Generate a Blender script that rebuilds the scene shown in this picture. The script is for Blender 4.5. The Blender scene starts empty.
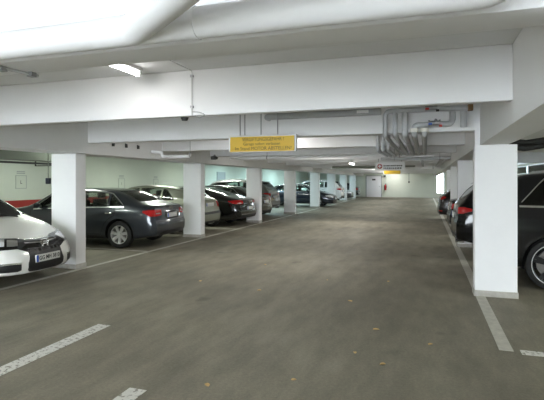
import bpy, bmesh, math, random
import numpy as np
from mathutils import Vector, Matrix
from mathutils.bvhtree import BVHTree
random.seed(7)
scene = bpy.context.scene
COL = scene.collection
PI = math.pi

# ------------------------------------------------------------------ materials
def nt(name):
    m = bpy.data.materials.new(name); m.use_nodes = True
    return m, m.node_tree, m.node_tree.nodes['Principled BSDF']
def mat(name, col, rough=.5, metal=0., coat=0., emit=None, es=0., spec=None, var=0., vscale=6., bump=0.):
    m, t, b = nt(name)
    b.inputs['Base Color'].default_value = (*col, 1)
    b.inputs['Roughness'].default_value = rough
    b.inputs['Metallic'].default_value = metal
    b.inputs['Coat Weight'].default_value = coat
    b.inputs['Coat Roughness'].default_value = .04
    if spec is not None: b.inputs['Specular IOR Level'].default_value = spec
    if emit:
        b.inputs['Emission Color'].default_value = (*emit, 1); b.inputs['Emission Strength'].default_value = es
    if var or bump:
        tc = t.nodes.new('ShaderNodeTexCoord'); n = t.nodes.new('ShaderNodeTexNoise')
        n.inputs['Scale'].default_value = vscale; n.inputs['Detail'].default_value = 6; n.inputs['Roughness'].default_value = .65
        t.links.new(tc.outputs['Object'], n.inputs['Vector'])
        if var:
            r = t.nodes.new('ShaderNodeMapRange'); r.inputs[1].default_value = .3; r.inputs[2].default_value = .7
            r.inputs[3].default_value = 1 - var; r.inputs[4].default_value = 1 + var * .3
            mx = t.nodes.new('ShaderNodeVectorMath'); mx.operation = 'SCALE'; mx.inputs[0].default_value = col
            t.links.new(n.outputs['Fac'], r.inputs[0]); t.links.new(r.outputs[0], mx.inputs['Scale'])
            t.links.new(mx.outputs[0], b.inputs['Base Color'])
        if bump:
            bp = t.nodes.new('ShaderNodeBump'); bp.inputs['Strength'].default_value = bump; bp.inputs['Distance'].default_value = .004
            n2 = t.nodes.new('ShaderNodeTexNoise'); n2.inputs['Scale'].default_value = 60; n2.inputs['Detail'].default_value = 4
            t.links.new(tc.outputs['Object'], n2.inputs['Vector'])
            t.links.new(n2.outputs['Fac'], bp.inputs['Height']); t.links.new(bp.outputs[0], b.inputs['Normal'])
    return m
def glass(name, tint, mixv):
    m = bpy.data.materials.new(name); m.use_nodes = True; t = m.node_tree; t.nodes.clear()
    o = t.nodes.new('ShaderNodeOutputMaterial'); mx = t.nodes.new('ShaderNodeMixShader')
    tr = t.nodes.new('ShaderNodeBsdfTransparent'); gl = t.nodes.new('ShaderNodeBsdfGlossy'); fr = t.nodes.new('ShaderNodeFresnel')
    tr.inputs[0].default_value = (*tint, 1); gl.inputs[0].default_value = (1, 1, 1, 1); gl.inputs[1].default_value = .03
    fr.inputs[0].default_value = mixv
    t.links.new(fr.outputs[0], mx.inputs[0]); t.links.new(tr.outputs[0], mx.inputs[1]); t.links.new(gl.outputs[0], mx.inputs[2])
    t.links.new(mx.outputs[0], o.inputs[0])
    return m
M = {}
M['paint_white'] = mat('white_wall_paint', (.80, .80, .81), .75, var=.035, vscale=1.6, bump=.12)
M['beam_white'] = mat('beam_paint', (.82, .82, .83), .75, var=.03, vscale=1.2, bump=.15)
M['slab'] = mat('ceiling_paint', (.70, .70, .70), .85, var=.05, vscale=.8, bump=.2)
M['wall_green'] = mat('pale_green_wall_paint', (.64, .68, .60), .8, var=.06, vscale=.7, bump=.1)
M['red_stripe'] = mat('red_stripe_paint', (.36, .025, .02), .6, var=.1, vscale=2)
M['plinth'] = mat('plinth_grey', (.42, .40, .36), .8, var=.25, vscale=9)
M['pipe'] = mat('white_pipe', (.80, .80, .81), .38, var=.02, vscale=3)
M['pipe_grey'] = mat('grey_pipe', (.47, .48, .50), .45, var=.05, vscale=5)
M['pipe_mid'] = mat('mid_grey_pipe', (.40, .41, .43), .45, var=.05, vscale=5)
M['steel'] = mat('zinc_steel', (.35, .35, .36), .4, .8)
M['dark_metal'] = mat('dark_metal', (.05, .05, .05), .5, .3)
M['conduit'] = mat('conduit_plastic', (.50, .50, .50), .5)
M['duct'] = mat('duct_olive', (.24, .26, .22), .6, .2)
M['yellow'] = mat('yellow_sign', (.72, .46, .03), .5)
M['yellow_ink'] = mat('olive_ink', (.10, .06, .005), .6)
M['sign_white'] = mat('sign_white', (.80, .80, .80), .5)
M['ink'] = mat('black_ink', (.02, .02, .02), .6)
M['sign_red'] = mat('sign_red', (.36, .02, .025), .5)
M['door_white'] = mat('door_white', (.88, .88, .92), .5)
M['grey_frame'] = mat('grey_frame', (.35, .37, .37), .5)
M['tube_lamp'] = mat('lit_tube', (1, 1, 1), .4, emit=(1, .99, .96), es=14)
M['tube_shell'] = mat('lamp_shell', (.75, .75, .75), .45)
M['rubber'] = mat('tyre_rubber', (.014, .014, .014), .75)
M['black_plastic'] = mat('black_plastic', (.012, .012, .013), .45)
M['gloss_black'] = mat('gloss_black', (.006, .006, .007), .08, coat=.5)
M['chrome'] = mat('chrome', (.75, .75, .76), .12, 1.)
M['alloy'] = mat('silver_alloy', (.62, .62, .62), .3, .35)
M['alloy_dark'] = mat('black_alloy', (.012, .012, .013), .35, .2)
M['brake'] = mat('brake_disc', (.2, .19, .18), .4, .9)
M['liner'] = mat('arch_liner', (.008, .008, .008), .9)
M['seat'] = mat('seat_fabric', (.03, .03, .032), .8)
M['tail_red'] = mat('red_lamp_glass', (.42, .010, .012), .12, coat=.6)
M['tail_clear'] = mat('clear_lamp', (.46, .30, .29), .12, .3, coat=.6)
M['head_glass'] = mat('headlamp_glass', (.72, .74, .76), .1, .3, coat=.8)
M['orange'] = mat('amber_lamp', (.7, .2, .02), .2)
M['plate'] = mat('plate_white', (.60, .60, .58), .45)
M['plate_blue'] = mat('plate_blue', (.02, .10, .55), .45)
M['glass'] = glass('tinted_glass', (.87, .91, .88), 1.45)
M['glass_dark'] = glass('privacy_glass', (.28, .30, .30), 1.45)
M['leaf'] = mat('dry_leaf', (.62, .42, .18), .8)
M['valve_red'] = mat('valve_red', (.5, .03, .02), .4)
M['valve_blue'] = mat('valve_blue', (.03, .09, .4), .4)
M['brass'] = mat('rust_brown', (.22, .12, .05), .7, var=.3)
M['collar'] = mat('white_collar', (.80, .78, .72), .5)
def paint(name, col, metal=.45, rough=.32, coat=.9):
    return mat(name, col, rough, metal, coat=coat)

def floor_mat():
    m, t, b = nt('worn_asphalt_floor')
    L = t.links.new; N = t.nodes.new
    tc = N('ShaderNodeTexCoord')
    def noise(sc, det, rough, mp=None):
        n = N('ShaderNodeTexNoise'); n.inputs['Scale'].default_value = sc; n.inputs['Detail'].default_value = det; n.inputs['Roughness'].default_value = rough
        if mp:
            k = N('ShaderNodeMapping'); k.inputs['Scale'].default_value = mp; k.inputs['Rotation'].default_value = (0, 0, .5)
            L(tc.outputs['Object'], k.inputs[0]); L(k.outputs[0], n.inputs['Vector'])
        else: L(tc.outputs['Object'], n.inputs['Vector'])
        return n
    def ramp(src, a, b_, ca, cb):
        r = N('ShaderNodeMapRange'); r.inputs[1].default_value = a; r.inputs[2].default_value = b_; r.inputs[3].default_value = ca; r.inputs[4].default_value = cb
        L(src, r.inputs[0]); return r.outputs[0]
    def mul(a, b_):
        k = N('ShaderNodeMath'); k.operation = 'MULTIPLY'; L(a, k.inputs[0]); L(b_, k.inputs[1]); return k.outputs[0]
    big = ramp(noise(.55, 5, .6, (1, .5, 1)).outputs['Fac'], .3, .7, .76, 1.2)
    mid = ramp(noise(2.2, 6, .65, (1.6, .45, 1)).outputs['Fac'], .3, .7, .76, 1.16)
    fine = ramp(noise(38, 4, .7).outputs['Fac'], .3, .7, .84, 1.12)
    spot = ramp(noise(1.5, 3, .5).outputs['Fac'], .66, .74, 1.0, .72)
    grit = ramp(noise(140, 2, .6).outputs['Fac'], .3, .75, .88, 1.12)
    f = mul(mul(mul(big, mid), mul(fine, spot)), grit)
    mixc = N('ShaderNodeMix'); mixc.data_type = 'RGBA'
    mixc.inputs[6].default_value = (.220, .198, .147, 1); mixc.inputs[7].default_value = (.236, .218, .174, 1)
    L(noise(.9, 4, .6).outputs['Fac'], mixc.inputs[0])
    vm = N('ShaderNodeVectorMath'); vm.operation = 'SCALE'
    L(mixc.outputs[2], vm.inputs[0]); L(f, vm.inputs['Scale']); L(vm.outputs[0], b.inputs['Base Color'])
    L(ramp(noise(1.8, 5, .6).outputs['Fac'], .3, .7, .60, .80), b.inputs['Roughness'])
    b.inputs['Specular IOR Level'].default_value = .25
    bp = N('ShaderNodeBump'); bp.inputs['Strength'].default_value = .25; bp.inputs['Distance'].default_value = .004
    L(noise(70, 4, .7).outputs['Fac'], bp.inputs['Height']); L(bp.outputs[0], b.inputs['Normal'])
    return m
M['floor'] = floor_mat()
def line_mat():
    m, t, b = nt('worn_line_paint'); L = t.links.new; N = t.nodes.new
    tc = N('ShaderNodeTexCoord'); n = N('ShaderNodeTexNoise'); n.inputs['Scale'].default_value = 26; n.inputs['Detail'].default_value = 6; n.inputs['Roughness'].default_value = .7
    L(tc.outputs['Object'], n.inputs['Vector'])
    r = N('ShaderNodeMapRange'); r.inputs[1].default_value = .40; r.inputs[2].default_value = .47
    L(n.outputs['Fac'], r.inputs[0])
    mx = N('ShaderNodeMix'); mx.data_type = 'RGBA'; mx.inputs[6].default_value = (.24, .225, .19, 1); mx.inputs[7].default_value = (.66, .65, .61, 1)
    L(r.outputs[0], mx.inputs[0]); L(mx.outputs[2], b.inputs['Base Color']); b.inputs['Roughness'].default_value = .7
    return m
M['line'] = line_mat()
M['line_soft'] = mat('faded_line_paint', (.52, .50, .44), .7, var=.25, vscale=9)
M['line_dull'] = mat('dull_line_paint', (.42, .40, .34), .7, var=.3, vscale=12)
M['patch'] = mat('floor_repair', (.25, .235, .19), .7, var=.15, vscale=8)

# ------------------------------------------------------------------ mesh helpers
def finish(bm, name, mats, parent=None, smooth=None, recalc=True):
    if recalc: bmesh.ops.recalc_face_normals(bm, faces=bm.faces)
    me = bpy.data.meshes.new(name)
    bm.to_mesh(me); bm.free()
    for m in (mats if isinstance(mats, (list, tuple)) else [mats]): me.materials.append(m)
    if smooth is not None:
        for p in me.polygons: p.use_smooth = True
        me.set_sharp_from_angle(angle=math.radians(smooth))
    o = bpy.data.objects.new(name, me); COL.objects.link(o)
    if parent: o.parent = parent
    return o
def box(bm, lo, hi, bevel=0., mi=0):
    r = bmesh.ops.create_cube(bm, size=1)
    c = [(a + b) / 2 for a, b in zip(lo, hi)]; s = [abs(b - a) for a, b in zip(lo, hi)]
    for v in r['verts']: v.co = Vector([v.co[i] * s[i] + c[i] for i in range(3)])
    fs = {f for v in r['verts'] for f in v.link_faces}
    for f in fs: f.material_index = mi
    if bevel:
        es = list({e for f in fs for e in f.edges})
        bmesh.ops.bevel(bm, geom=es, offset=bevel, segments=2, affect='EDGES', profile=.6)
def cyl(bm, p, q, r, n=16, r2=None, mi=0, caps=True):
    p, q = Vector(p), Vector(q); d = q - p
    g = bmesh.ops.create_cone(bm, cap_ends=caps, segments=n, radius1=r, radius2=r if r2 is None else r2, depth=d.length)
    mt = Matrix.Translation((p + q) / 2) @ d.to_track_quat('Z', 'Y').to_matrix().to_4x4()
    bmesh.ops.transform(bm, matrix=mt, verts=g['verts'])
    for f in {f for v in g['verts'] for f in v.link_faces}: f.material_index = mi
def rounded(path, rad, seg=6):
    P = [Vector(p) for p in path]; out = [P[0]]
    for a, b, c in zip(P, P[1:], P[2:]):
        u = (a - b).normalized(); w = (c - b).normalized()
        ang = u.angle(w); d = min(rad / math.tan(ang / 2), (a - b).length * .49, (c - b).length * .49)
        s, e = b + u * d, b + w * d
        for i in range(seg + 1):
            t = i / seg; out.append(s * (1 - t) ** 2 + b * 2 * t * (1 - t) + e * t * t)
    out.append(P[-1]); return out
def tube(bm, path, r, n=14, bend=None, mi=0):
    P = rounded(path, bend) if bend else [Vector(p) for p in path]
    ts = [((P[min(i + 1, len(P) - 1)] - P[max(i - 1, 0)]).normalized()) for i in range(len(P))]
    up = Vector((0, 0, 1)) if abs(ts[0].z) < .9 else Vector((1, 0, 0))
    nrm = ts[0].cross(up).normalized(); rings = []
    for p, t in zip(P, ts):
        nrm = (nrm - t * nrm.dot(t)).normalized(); b = t.cross(nrm)
        rings.append([bm.verts.new(p + (nrm * math.cos(2 * PI * k / n) + b * math.sin(2 * PI * k / n)) * r) for k in range(n)])
    for A, B in zip(rings, rings[1:]):
        for k in range(n): bm.faces.new((A[k], A[(k + 1) % n], B[(k + 1) % n], B[k])).material_index = mi
    bm.faces.new(rings[0]).material_index = mi; bm.faces.new(rings[-1][::-1]).material_index = mi
def lathe(bm, prof, n=32, axis='y', mi=0, closed=True):
    rings = []
    for (a, r) in prof:
        rings.append([bm.verts.new((r * math.cos(2 * PI * k / n), a, r * math.sin(2 * PI * k / n))) for k in range(n)])
    pairs = list(zip(rings, rings[1:])) + ([(rings[-1], rings[0])] if closed else [])
    for A, B in pairs:
        for k in range(n): bm.faces.new((A[k], A[(k + 1) % n], B[(k + 1) % n], B[k])).material_index = mi
def tag(o, label, cat=None, group=None, kind=None):
    o['label'] = label
    if cat: o['category'] = cat
    if group: o['group'] = group
    if kind: o['kind'] = kind
    return o
def empty(name, loc=(0, 0, 0), rz=0.):
    o = bpy.data.objects.new(name, None); o.location = loc; o.rotation_euler = (0, 0, rz); o.empty_display_size = .2
    COL.objects.link(o); return o
def boxobj(name, lo, hi, m, parent=None, bevel=0.):
    bm = bmesh.new(); box(bm, lo, hi, bevel); return finish(bm, name, m, parent, 30 if bevel else None)
def tubeobj(name, path, r, m, parent=None, bend=None, n=14):
    bm = bmesh.new(); tube(bm, path, r, n, bend); return finish(bm, name, m, parent, 50)
def text(name, s, size, m, parent, loc, rot, ext=.0008, width=None, bold=0.):
    cu = bpy.data.curves.new(name, 'FONT'); cu.body = s; cu.size = size; cu.align_x = 'CENTER'; cu.align_y = 'CENTER'; cu.extrude = ext; cu.offset = bold
    t = bpy.data.objects.new(name + '_tmp', cu); COL.objects.link(t)
    dg = bpy.context.evaluated_depsgraph_get(); me = bpy.data.meshes.new_from_object(t.evaluated_get(dg))
    bpy.data.objects.remove(t)
    me.materials.clear(); me.materials.append(m)
    if width:
        w = max(v.co.x for v in me.vertices) - min(v.co.x for v in me.vertices)
        for v in me.vertices: v.co.x *= width / w
    o = bpy.data.objects.new(name, me); COL.objects.link(o); o.parent = parent
    o.location = loc; o.rotation_euler = rot
    return o

# ------------------------------------------------------------------ the building
YF, YB = -6.5, 47.3            # open front edge of the garage, far wall
XL, XR = -11.6, 6.6
ZS, ZB, ZP = 2.79, 2.30, 2.10  # slab, cross beam and long beam undersides
S = 'structure'
tag(boxobj('floor', (XL - .3, YF, -.3), (XR + .3, YB + .3, 0), M['floor']), 'worn grey brown asphalt floor of the parking level', kind=S)
tag(boxobj('ground', (XL - 8, -24, -.3), (XR + 8, YF, -.004), mat('pale_bounce_ground', (.58, .58, .57), .85, var=.1, vscale=.6)), 'unseen pale ground outside the entrance, added to bounce light onto the ceiling', kind=S)  # unseen ground kept pale to bounce daylight up to beams and ceiling
bm = bmesh.new(); box(bm, (XL - .3, YF - .25, 0), (-8.2, YF, ZS)); tag(finish(bm, 'wall_front_blocker', M['paint_white']), 'unseen front wall left of the entrance, added to narrow the daylight', kind=S)  # unseen wall added to narrow the daylight to the lane
bm = bmesh.new(); box(bm, (1.5, YF - .25, 0), (XR + .3, YF, ZS)); tag(finish(bm, 'wall_front_blocker', M['wall_green']), 'unseen front wall right of the entrance, added to keep sky reflections off the black off-roader', kind=S)  # unseen wall added so the black off-roader reflects no bright sky
tag(boxobj('ceiling', (XL - .3, YF, ZS), (XR + .3, YB + .3, ZS + .3), M['slab']), 'white painted concrete ceiling slab above the beams', kind=S)
w = boxobj('wall_left', (XL - .3, YF, 0), (XL, YB + .3, ZS), M['wall_green'])
tag(w, 'pale green wall along the left parking bays with a red stripe', kind=S)
tag(boxobj('red_stripe', (XL, YF, .80), (XL + .004, 20, 1.02), M['red_stripe'], w), 'dark red painted stripe')
bm = bmesh.new(); VY0, VY1, VZ0, VZ1 = 25., 42., 2.1, 2.68
box(bm, (XR, YF, 0), (XR + .3, VY0, ZS)); box(bm, (XR, VY1, 0), (XR + .3, YB + .3, ZS)); box(bm, (XR, VY0, 0), (XR + .3, VY1, VZ0)); box(bm, (XR, VY0, VZ1), (XR + .3, VY1, ZS))
tag(finish(bm, 'wall_right', M['wall_green']), 'pale green wall behind the right parking bays', kind=S)
w = empty('window_2', (XR + .1, VY0, VZ0)); tag(w, 'long bright strip window high in the right wall', kind=S)
bm = bmesh.new(); n_ = VY1 - VY0; h_ = VZ1 - VZ0
box(bm, (0, 0, 0), (.08, n_, .05)); box(bm, (0, 0, h_ - .05), (.08, n_, h_))
for k in range(4): box(bm, (0, k * (n_ - .05) / 3, .05), (.08, k * (n_ - .05) / 3 + .05, h_ - .05))
finish(bm, 'window_frame', M['sign_white'], w)
boxobj('pane', (.035, .02, .02), (.045, n_ - .02, h_ - .02), glass('strip_glass', (.9, .97, 1), 1.3), w)
# far wall with a glazed opening to daylight at its right
bm = bmesh.new()
WX0, WX1, WZ0, WZ1 = 1.02, 1.72, .4, 2.4
box(bm, (XL, YB, 0), (WX0, YB + .3, ZS)); box(bm, (WX1, YB, 0), (XR, YB + .3, ZS))
box(bm, (WX0, YB, 0), (WX1, YB + .3, WZ0)); box(bm, (WX0, YB, WZ1), (WX1, YB + .3, ZS))
tag(finish(bm, 'wall_back', M['wall_green']), 'pale green end wall far down the lane', kind=S)
w = empty('window_1', ((WX0 + WX1) / 2, YB + .1, WZ0)); tag(w, 'tall bright window in the far end wall at the right', kind=S)
bm = bmesh.new(); hw = (WX1 - WX0) / 2; hh = WZ1 - WZ0
for lo, hi in (((-hw, 0, 0), (-hw + .06, .08, hh)), ((hw - .06, 0, 0), (hw, .08, hh)), ((-.03, 0, 0), (.03, .08, hh)), ((-hw, 0, 0), (hw, .08, .06)), ((-hw, 0, hh - .06), (hw, .08, hh))): box(bm, lo, hi)
finish(bm, 'window_frame', M['sign_white'], w)
boxobj('pane', (-hw, .035, 0), (hw, .045, hh), glass('window_glass', (.95, .98, 1), 1.3), w)

# long beams along both bay edges
LX0, LX1 = -6.45, -5.87
RX0, RX1 = .722, 1.08
for nm, a, b_, lab in (('beam', LX0, LX1, 'long white concrete beam over the left row of pillars'), ('beam', RX0, RX1, 'long white concrete beam over the right row of pillars')):
    tag(boxobj(nm, (a, YF, ZP), (b_, YB, ZS), M['beam_white']), lab, kind=S)
# cross beams
ORD = ['second', 'third', 'fourth', 'fifth', 'sixth', 'seventh', 'eighth', 'ninth', 'tenth', 'eleventh', 'twelfth', 'thirteenth', 'fourteenth', 'fifteenth', 'sixteenth', 'seventeenth', 'eighteenth', 'nineteenth']
beam_y = [2.13, 4.48] + [7.05 + 2.55 * k for k in range(16)]
for i, y in enumerate(beam_y):
    lab = ('nearest white cross beam, behind the big drain pipe' if i == 0 else 'broad white cross beam, second from the camera, its face brightest' if i == 1
           else f'white cross beam under the ceiling, {ORD[i-1]} from the camera')
    tag(boxobj('beam', (LX1, y, ZB), (RX0, y + (.11 if i == 1 else .26), ZS), M['beam_white'], bevel=.012), lab, kind=S)
# pillars with plinths
def pillar(x0, x1, y, lab, tall=False):
    p = empty('pillar', ((x0 + x1) / 2, y + .13, 0)); w = (x1 - x0) / 2
    tag(p, lab, kind=S)
    bm = bmesh.new(); box(bm, (-w, -.133, 0), (w, .13, ZP), .008)
    if tall: box(bm, (-w, -.133, ZP), (-w + .12, .125, ZS))
    finish(bm, 'shaft', M['paint_white'], p, 30)
    tag(boxobj('plinth', (-w - .012, -.142, 0), (w + .012, .142, .085), M['plinth'], p, .004), 'grey base strip')
left_y = [6.92, 11.87, 16.8, 21.85, 27.3, 32.4, 37.5, 42.6]
right_y = [7.05, 12.15, 17.25, 22.35]
for i, y in enumerate(left_y):
    pillar(-6.57, -6.02, y, 'white pillar beside the nose of the white hatchback' if i == 0 else f'white pillar of the left row, {ORD[i-1]} from the camera')
for i, y in enumerate(right_y):
    dx = .018 * (y - 7.05)
    pillar(.655 + dx, 1.19 + dx, y, 'wide white pillar in front of the black off-roader' if i == 0 else f'white pillar of the right row, {ORD[i-1]} from the camera', True)

# floor markings
def strip(name, x0, x1, y0, y1, m, lab, z=.003, cuts=1):
    return tag(boxobj(name, (x0, y0, .0), (x1, y1, z), m), lab, kind=S)
strip('road_marking', -3.47, -3.31, 1.2, 4.34, M['line'], 'worn white floor stripe at the lower left, the longer one')
strip('road_marking', -2.17, -2.02, .6, 3.08, M['line'], 'worn white floor stripe end at the lower edge left of centre')
strip('road_marking', -6.0, -5.90, 2, 46, M['line_soft'], 'faded white edge line along the left pillars')
strip('road_marking', .665, .79, 4.86, 46, M['line_soft'], 'white edge line running past the wide right pillar')
strip('road_marking', .85, 5.8, 4.80, 4.92, M['line'], 'white bay line at the right edge, crossing towards the wall')
strip('road_marking', -11.0, -6.02, 9.13, 9.23, M['line_soft'], 'faded bay line on the floor beside the dark blue saloon')
strip('road_marking', -11.0, -6.05, 14.4, 14.49, M['line_dull'], 'faded bay line beyond the second left pillar')
strip('road_marking', 1.2, 5.8, 9.75, 9.84, M['line_dull'], 'bay line beyond the black off-roader')

# doors on the far wall and the far left wall
def door(name, lab, loc, rz, wd, ht, m, plate=True):
    d = empty(name, loc, rz); tag(d, lab, kind=S)
    bm = bmesh.new(); box(bm, (-wd / 2 - .09, -.04, 0), (-wd / 2, .0, ht + .09)); box(bm, (wd / 2, -.04, 0), (wd / 2 + .09, 0, ht + .09)); box(bm, (-wd / 2, -.04, ht), (wd / 2, 0, ht + .09))
    finish(bm, 'door_frame', M['grey_frame'], d)
    boxobj('door_leaf', (-wd / 2, -.025, .01), (wd / 2, 0, ht), m, d)
    bm = bmesh.new(); tube(bm, [(wd / 2 - .08, -.025, 1.05), (wd / 2 - .08, -.08, 1.05), (wd / 2 - .2, -.08, 1.05)], .012, 8, .01); finish(bm, 'door_handle', M['dark_metal'], d, 50)
    if plate: boxobj('door_plate', (-.17, -.032, ht - .42), (.17, -.025, ht - .27), M['dark_metal'], d)
    return d
door('door_1', 'white steel door in the far end wall', (-4.87, YB, 0), 0, 1.42, 2.08, M['door_white'])
door('door_2', 'grey steel door in the left wall, seen above the parked cars', (XL, 25.5, 0), PI / 2, 1.0, 2.05, M['grey_frame'], False)

# ------------------------------------------------------------------ lamps
def lamp(lab, x, y, z, L=1.3, power=22, col=(1, .98, .94), rz=0., group=None):
    e = empty('ceiling_lamp', (x, y, z), rz); tag(e, lab, 'lamp', group)
    bm = bmesh.new(); box(bm, (-.045, -L / 2, -.035), (.045, L / 2, 0)); 
    finish(bm, 'lamp_housing', M['tube_shell'], e)
    tubeobj('lamp_tube', [(0, -L / 2 + .03, -.06), (0, L / 2 - .03, -.06)], .022, M['tube_lamp'], e, n=10)
    bm = bmesh.new(); box(bm, (-.03, -L / 2, -.09), (.03, -L / 2 + .03, -.035)); finish(bm, 'lamp_socket', M['tube_shell'], e)
    bm = bmesh.new(); box(bm, (-.03, L / 2 - .03, -.09), (.03, L / 2, -.035)); finish(bm, 'lamp_socket', M['tube_shell'], e)
    ld = bpy.data.lights.new('tube_light', 'AREA'); ld.shape = 'RECTANGLE'; ld.size = .05; ld.size_y = L - .1; ld.energy = power; ld.color = col
    lo = bpy.data.objects.new('tube_light', ld); lo.location = (0, 0, -.09); lo.parent = e; COL.objects.link(lo)
    return e
P_LANE, P_LEFT, P_RIGHT = 44, 50, 46
G = (.90, 1., .86); CY = (.62, .92, 1.)
lamp('lit tube lamp on the ceiling between the two nearest cross beams', -2.88, 3.55, ZS, 1.4, 5)
lamp('lit tube lamp under a cross beam midway down the lane', -2.62, 17.4, ZB, 1.3, P_LANE)
for i, y in enumerate((-3.2, 8.5, 13.6, 23.8, 28.9, 34., 39.1, 45.9)):  # first lamp, behind the camera, added to brighten near parts; last brightens the far door
    lamp('unseen tube lamp over the lane', -2.9, y, ZS, 1.3, P_LANE * (1.1 if y > 36 else .8), group='tube lamps over the lane')
for i, y in enumerate((-2.5, 5.0, 9.9, 15., 20.1)):  # the lamp behind the camera is added to brighten the foreground
    lamp('unseen tube lamp over the left parking bays, near part', -9.0, y, ZS, 1.3, P_LEFT * 1.1, G, PI / 2, group='tube lamps over the near left bays')
for i, y in enumerate((25.2, 30.3, 35.4, 40.5)):
    lamp('tube lamp over the left parking bays, far part', -9.3, y, ZS, 1.3, P_LEFT * 2.2, CY, PI / 2, group='tube lamps over the far left bays')
for i, y in enumerate((4.5, 9.9, 15., 22., 29., 36., 43)):
    lamp('tube lamp over the right parking bays', 4.9 if i < 3 else 2.6, y, ZS, 1.3, P_RIGHT * (2 if y < 16 else 1), (.95, 1, .93), PI / 2, group='tube lamps over the right bays')

# ------------------------------------------------------------------ pipes and fittings
# big drain pipe in front of the nearest beam with a 45 degree branch
PY, PZ, PR = 1.95, 2.335, .073
e = empty('drain_pipe', (-2, PY, PZ)); tag(e, 'big white drain pipe along the nearest beam with a forked branch', 'pipe')
L0 = Vector((-2, PY, PZ)); R = lambda *p: tuple(Vector(p) - L0)
bx = -1.34
tubeobj('pipe_run', [R(-5.6, PY, PZ - .0), R(.30, PY, PZ + .0), R(.34, PY + .02, ZS)], PR, M['pipe'], e, .12, 24)
tubeobj('pipe_branch', [R(bx - .22, PY, PZ), R(bx, PY - .01, PZ), R(bx + 1.6, PY - 1.28, PZ)], PR * 1.04, M['pipe'], e, .12, 24)
for x in (-2.62, -1.02, ):
    bm = bmesh.new(); cyl(bm, R(x - .02, PY, PZ), R(x + .02, PY, PZ), PR + .003, 24); finish(bm, 'pipe_collar', M['pipe'], e, 40)
for x in (-2.66, -.35):
    bm = bmesh.new(); cyl(bm, R(x, PY, PZ + PR - .01), R(x, PY, ZS), .008, 8); box(bm, R(x - .015, PY - .02, PZ + PR - .01), R(x + .015, PY + .02, PZ + PR + .02)); finish(bm, 'pipe_hanger', M['dark_metal'], e)

# grey heating pipes in front of the third beam
HY = 6.90
def pipe(lab, path, r, m=None, bend=.09, parent=None, name='pipe'):
    o = tubeobj(name, path, r, m or M['pipe_grey'], None, bend)
    a, z_ = Vector(path[-2]), Vector(path[-1])
    for f in (.2, .85):
        q = a.lerp(z_, f)
        if any(y_ - .03 < q.y < y_ + .29 for y_ in beam_y): q.y += .4 if abs(a.y - z_.y) > 1 else 0
        top = ZB if any(y_ - .03 < q.y < y_ + .29 for y_ in beam_y) else ZS
        if q.z + r < top - .02 and abs(a.z - z_.z) < .1:
            bm = bmesh.new(); cyl(bm, q + Vector((0, 0, r - .005)), (q.x, q.y, top), .006, 6); cyl(bm, q + Vector((0, -.015, 0)) if abs(a.y - z_.y) > 1 else q + Vector((-.015, 0, 0)), q + Vector((0, .015, 0)) if abs(a.y - z_.y) > 1 else q + Vector((.015, 0, 0)), r + .004, 14)
            finish(bm, 'pipe_hanger', M['steel'], o)
    return tag(o, lab, 'pipe')
e = empty('heating_pipe', (-2.3, HY, 2.60)); tag(e, 'long thick grey pipe under the broad beam, curving up at its left end', 'pipe')
L0 = Vector((-2.3, HY, 2.60))
tubeobj('pipe_run', [R(-2.36, HY + .12, 2.60), R(-2.36, HY, 2.60), R(-.61, HY, 2.605)], .05, M['pipe_mid'], e, .08)
tag(boxobj('pipe_label', R(-.95, HY - .055, 2.59), R(-.78, HY - .047, 2.63), M['sign_white'], e), 'small white sticker')
drops = [(-.55, .035, 11.85, 'first'), (-.41, .035, 11.8, 'second'), (-.275, .044, 11.8, 'third')]
for i, (x, r, ye, o_) in enumerate(drops):
    pipe(f'bare grey pipe dropping down then running away, {o_} from the left of five',
         [(.55, HY, 2.605), (x, HY, 2.605), (x, HY, 2.255), (x, ye, 2.255)] if i == 0 else
         [(x, HY, 2.578), (x, HY, 2.255), (x, ye, 2.255)], r)
for i, (x, ye, o_) in enumerate(((-.15, 11.8, 'fourth'), (-.01, 11.75, 'fifth'))):
    e = empty('heating_pipe', (x, HY, 2.2)); tag(e, f'grey pipe with a white collar, {o_} from the left of five', 'pipe')
    L0 = Vector((x, HY, 2.2))
    if i == 0:
        tubeobj('pipe_run', [R(.36, HY, 2.56), R(.36, HY, 2.39), R(x, HY, 2.39), R(x, HY, 2.255), R(x, ye, 2.255)], .041, M['pipe_grey'], e, .08)
    else:
        tubeobj('pipe_run', [R(x, HY, 2.345), R(x, HY, 2.255), R(x, ye, 2.255)], .041, M['pipe_grey'], e, .08)
    bm = bmesh.new(); cyl(bm, R(x, HY, 2.29), R(x, HY, 2.345), .058, 18); finish(bm, 'pipe_collar', M['collar'], e, 40)
pipe('short grey pipe hanging down beside the wide right pillar', [(.50, HY, 2.56), (.50, HY, 2.34)], .045)
tag(boxobj('pipe_end', (.555, HY - .04, 2.565), (.62, HY + .05, 2.645), M['brass'], bevel=.004), 'rusty brown pipe end at the top of the wide pillar', 'pipe fitting')
def valve(x, z, m1, m2, lab):
    v = empty('valve', (x, HY - .09, z)); tag(v, lab, 'valve')
    bm = bmesh.new(); cyl(bm, (-.06, 0, 0), (.06, 0, 0), .034, 12); cyl(bm, (0, 0, 0), (.02, -.05, .04), .02, 12); cyl(bm, (-.08, 0, 0), (-.06, 0, 0), .045, 12); cyl(bm, (.06, 0, 0), (.08, 0, 0), .045, 12)
    finish(bm, 'valve_body', M['steel'], v, 40)
    bm = bmesh.new(); box(bm, (-.08, -.055, -.03), (-.03, -.03, -.0), .006); finish(bm, 'valve_handle', m1, v)
    bm = bmesh.new(); box(bm, (.06, -.06, -.06), (.10, -.035, -.03), .006); finish(bm, 'valve_handle', m2, v)
valve(.08, 2.61, M['valve_red'], M['dark_metal'], 'valve with a red handle on the upper grey pipe')
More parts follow.
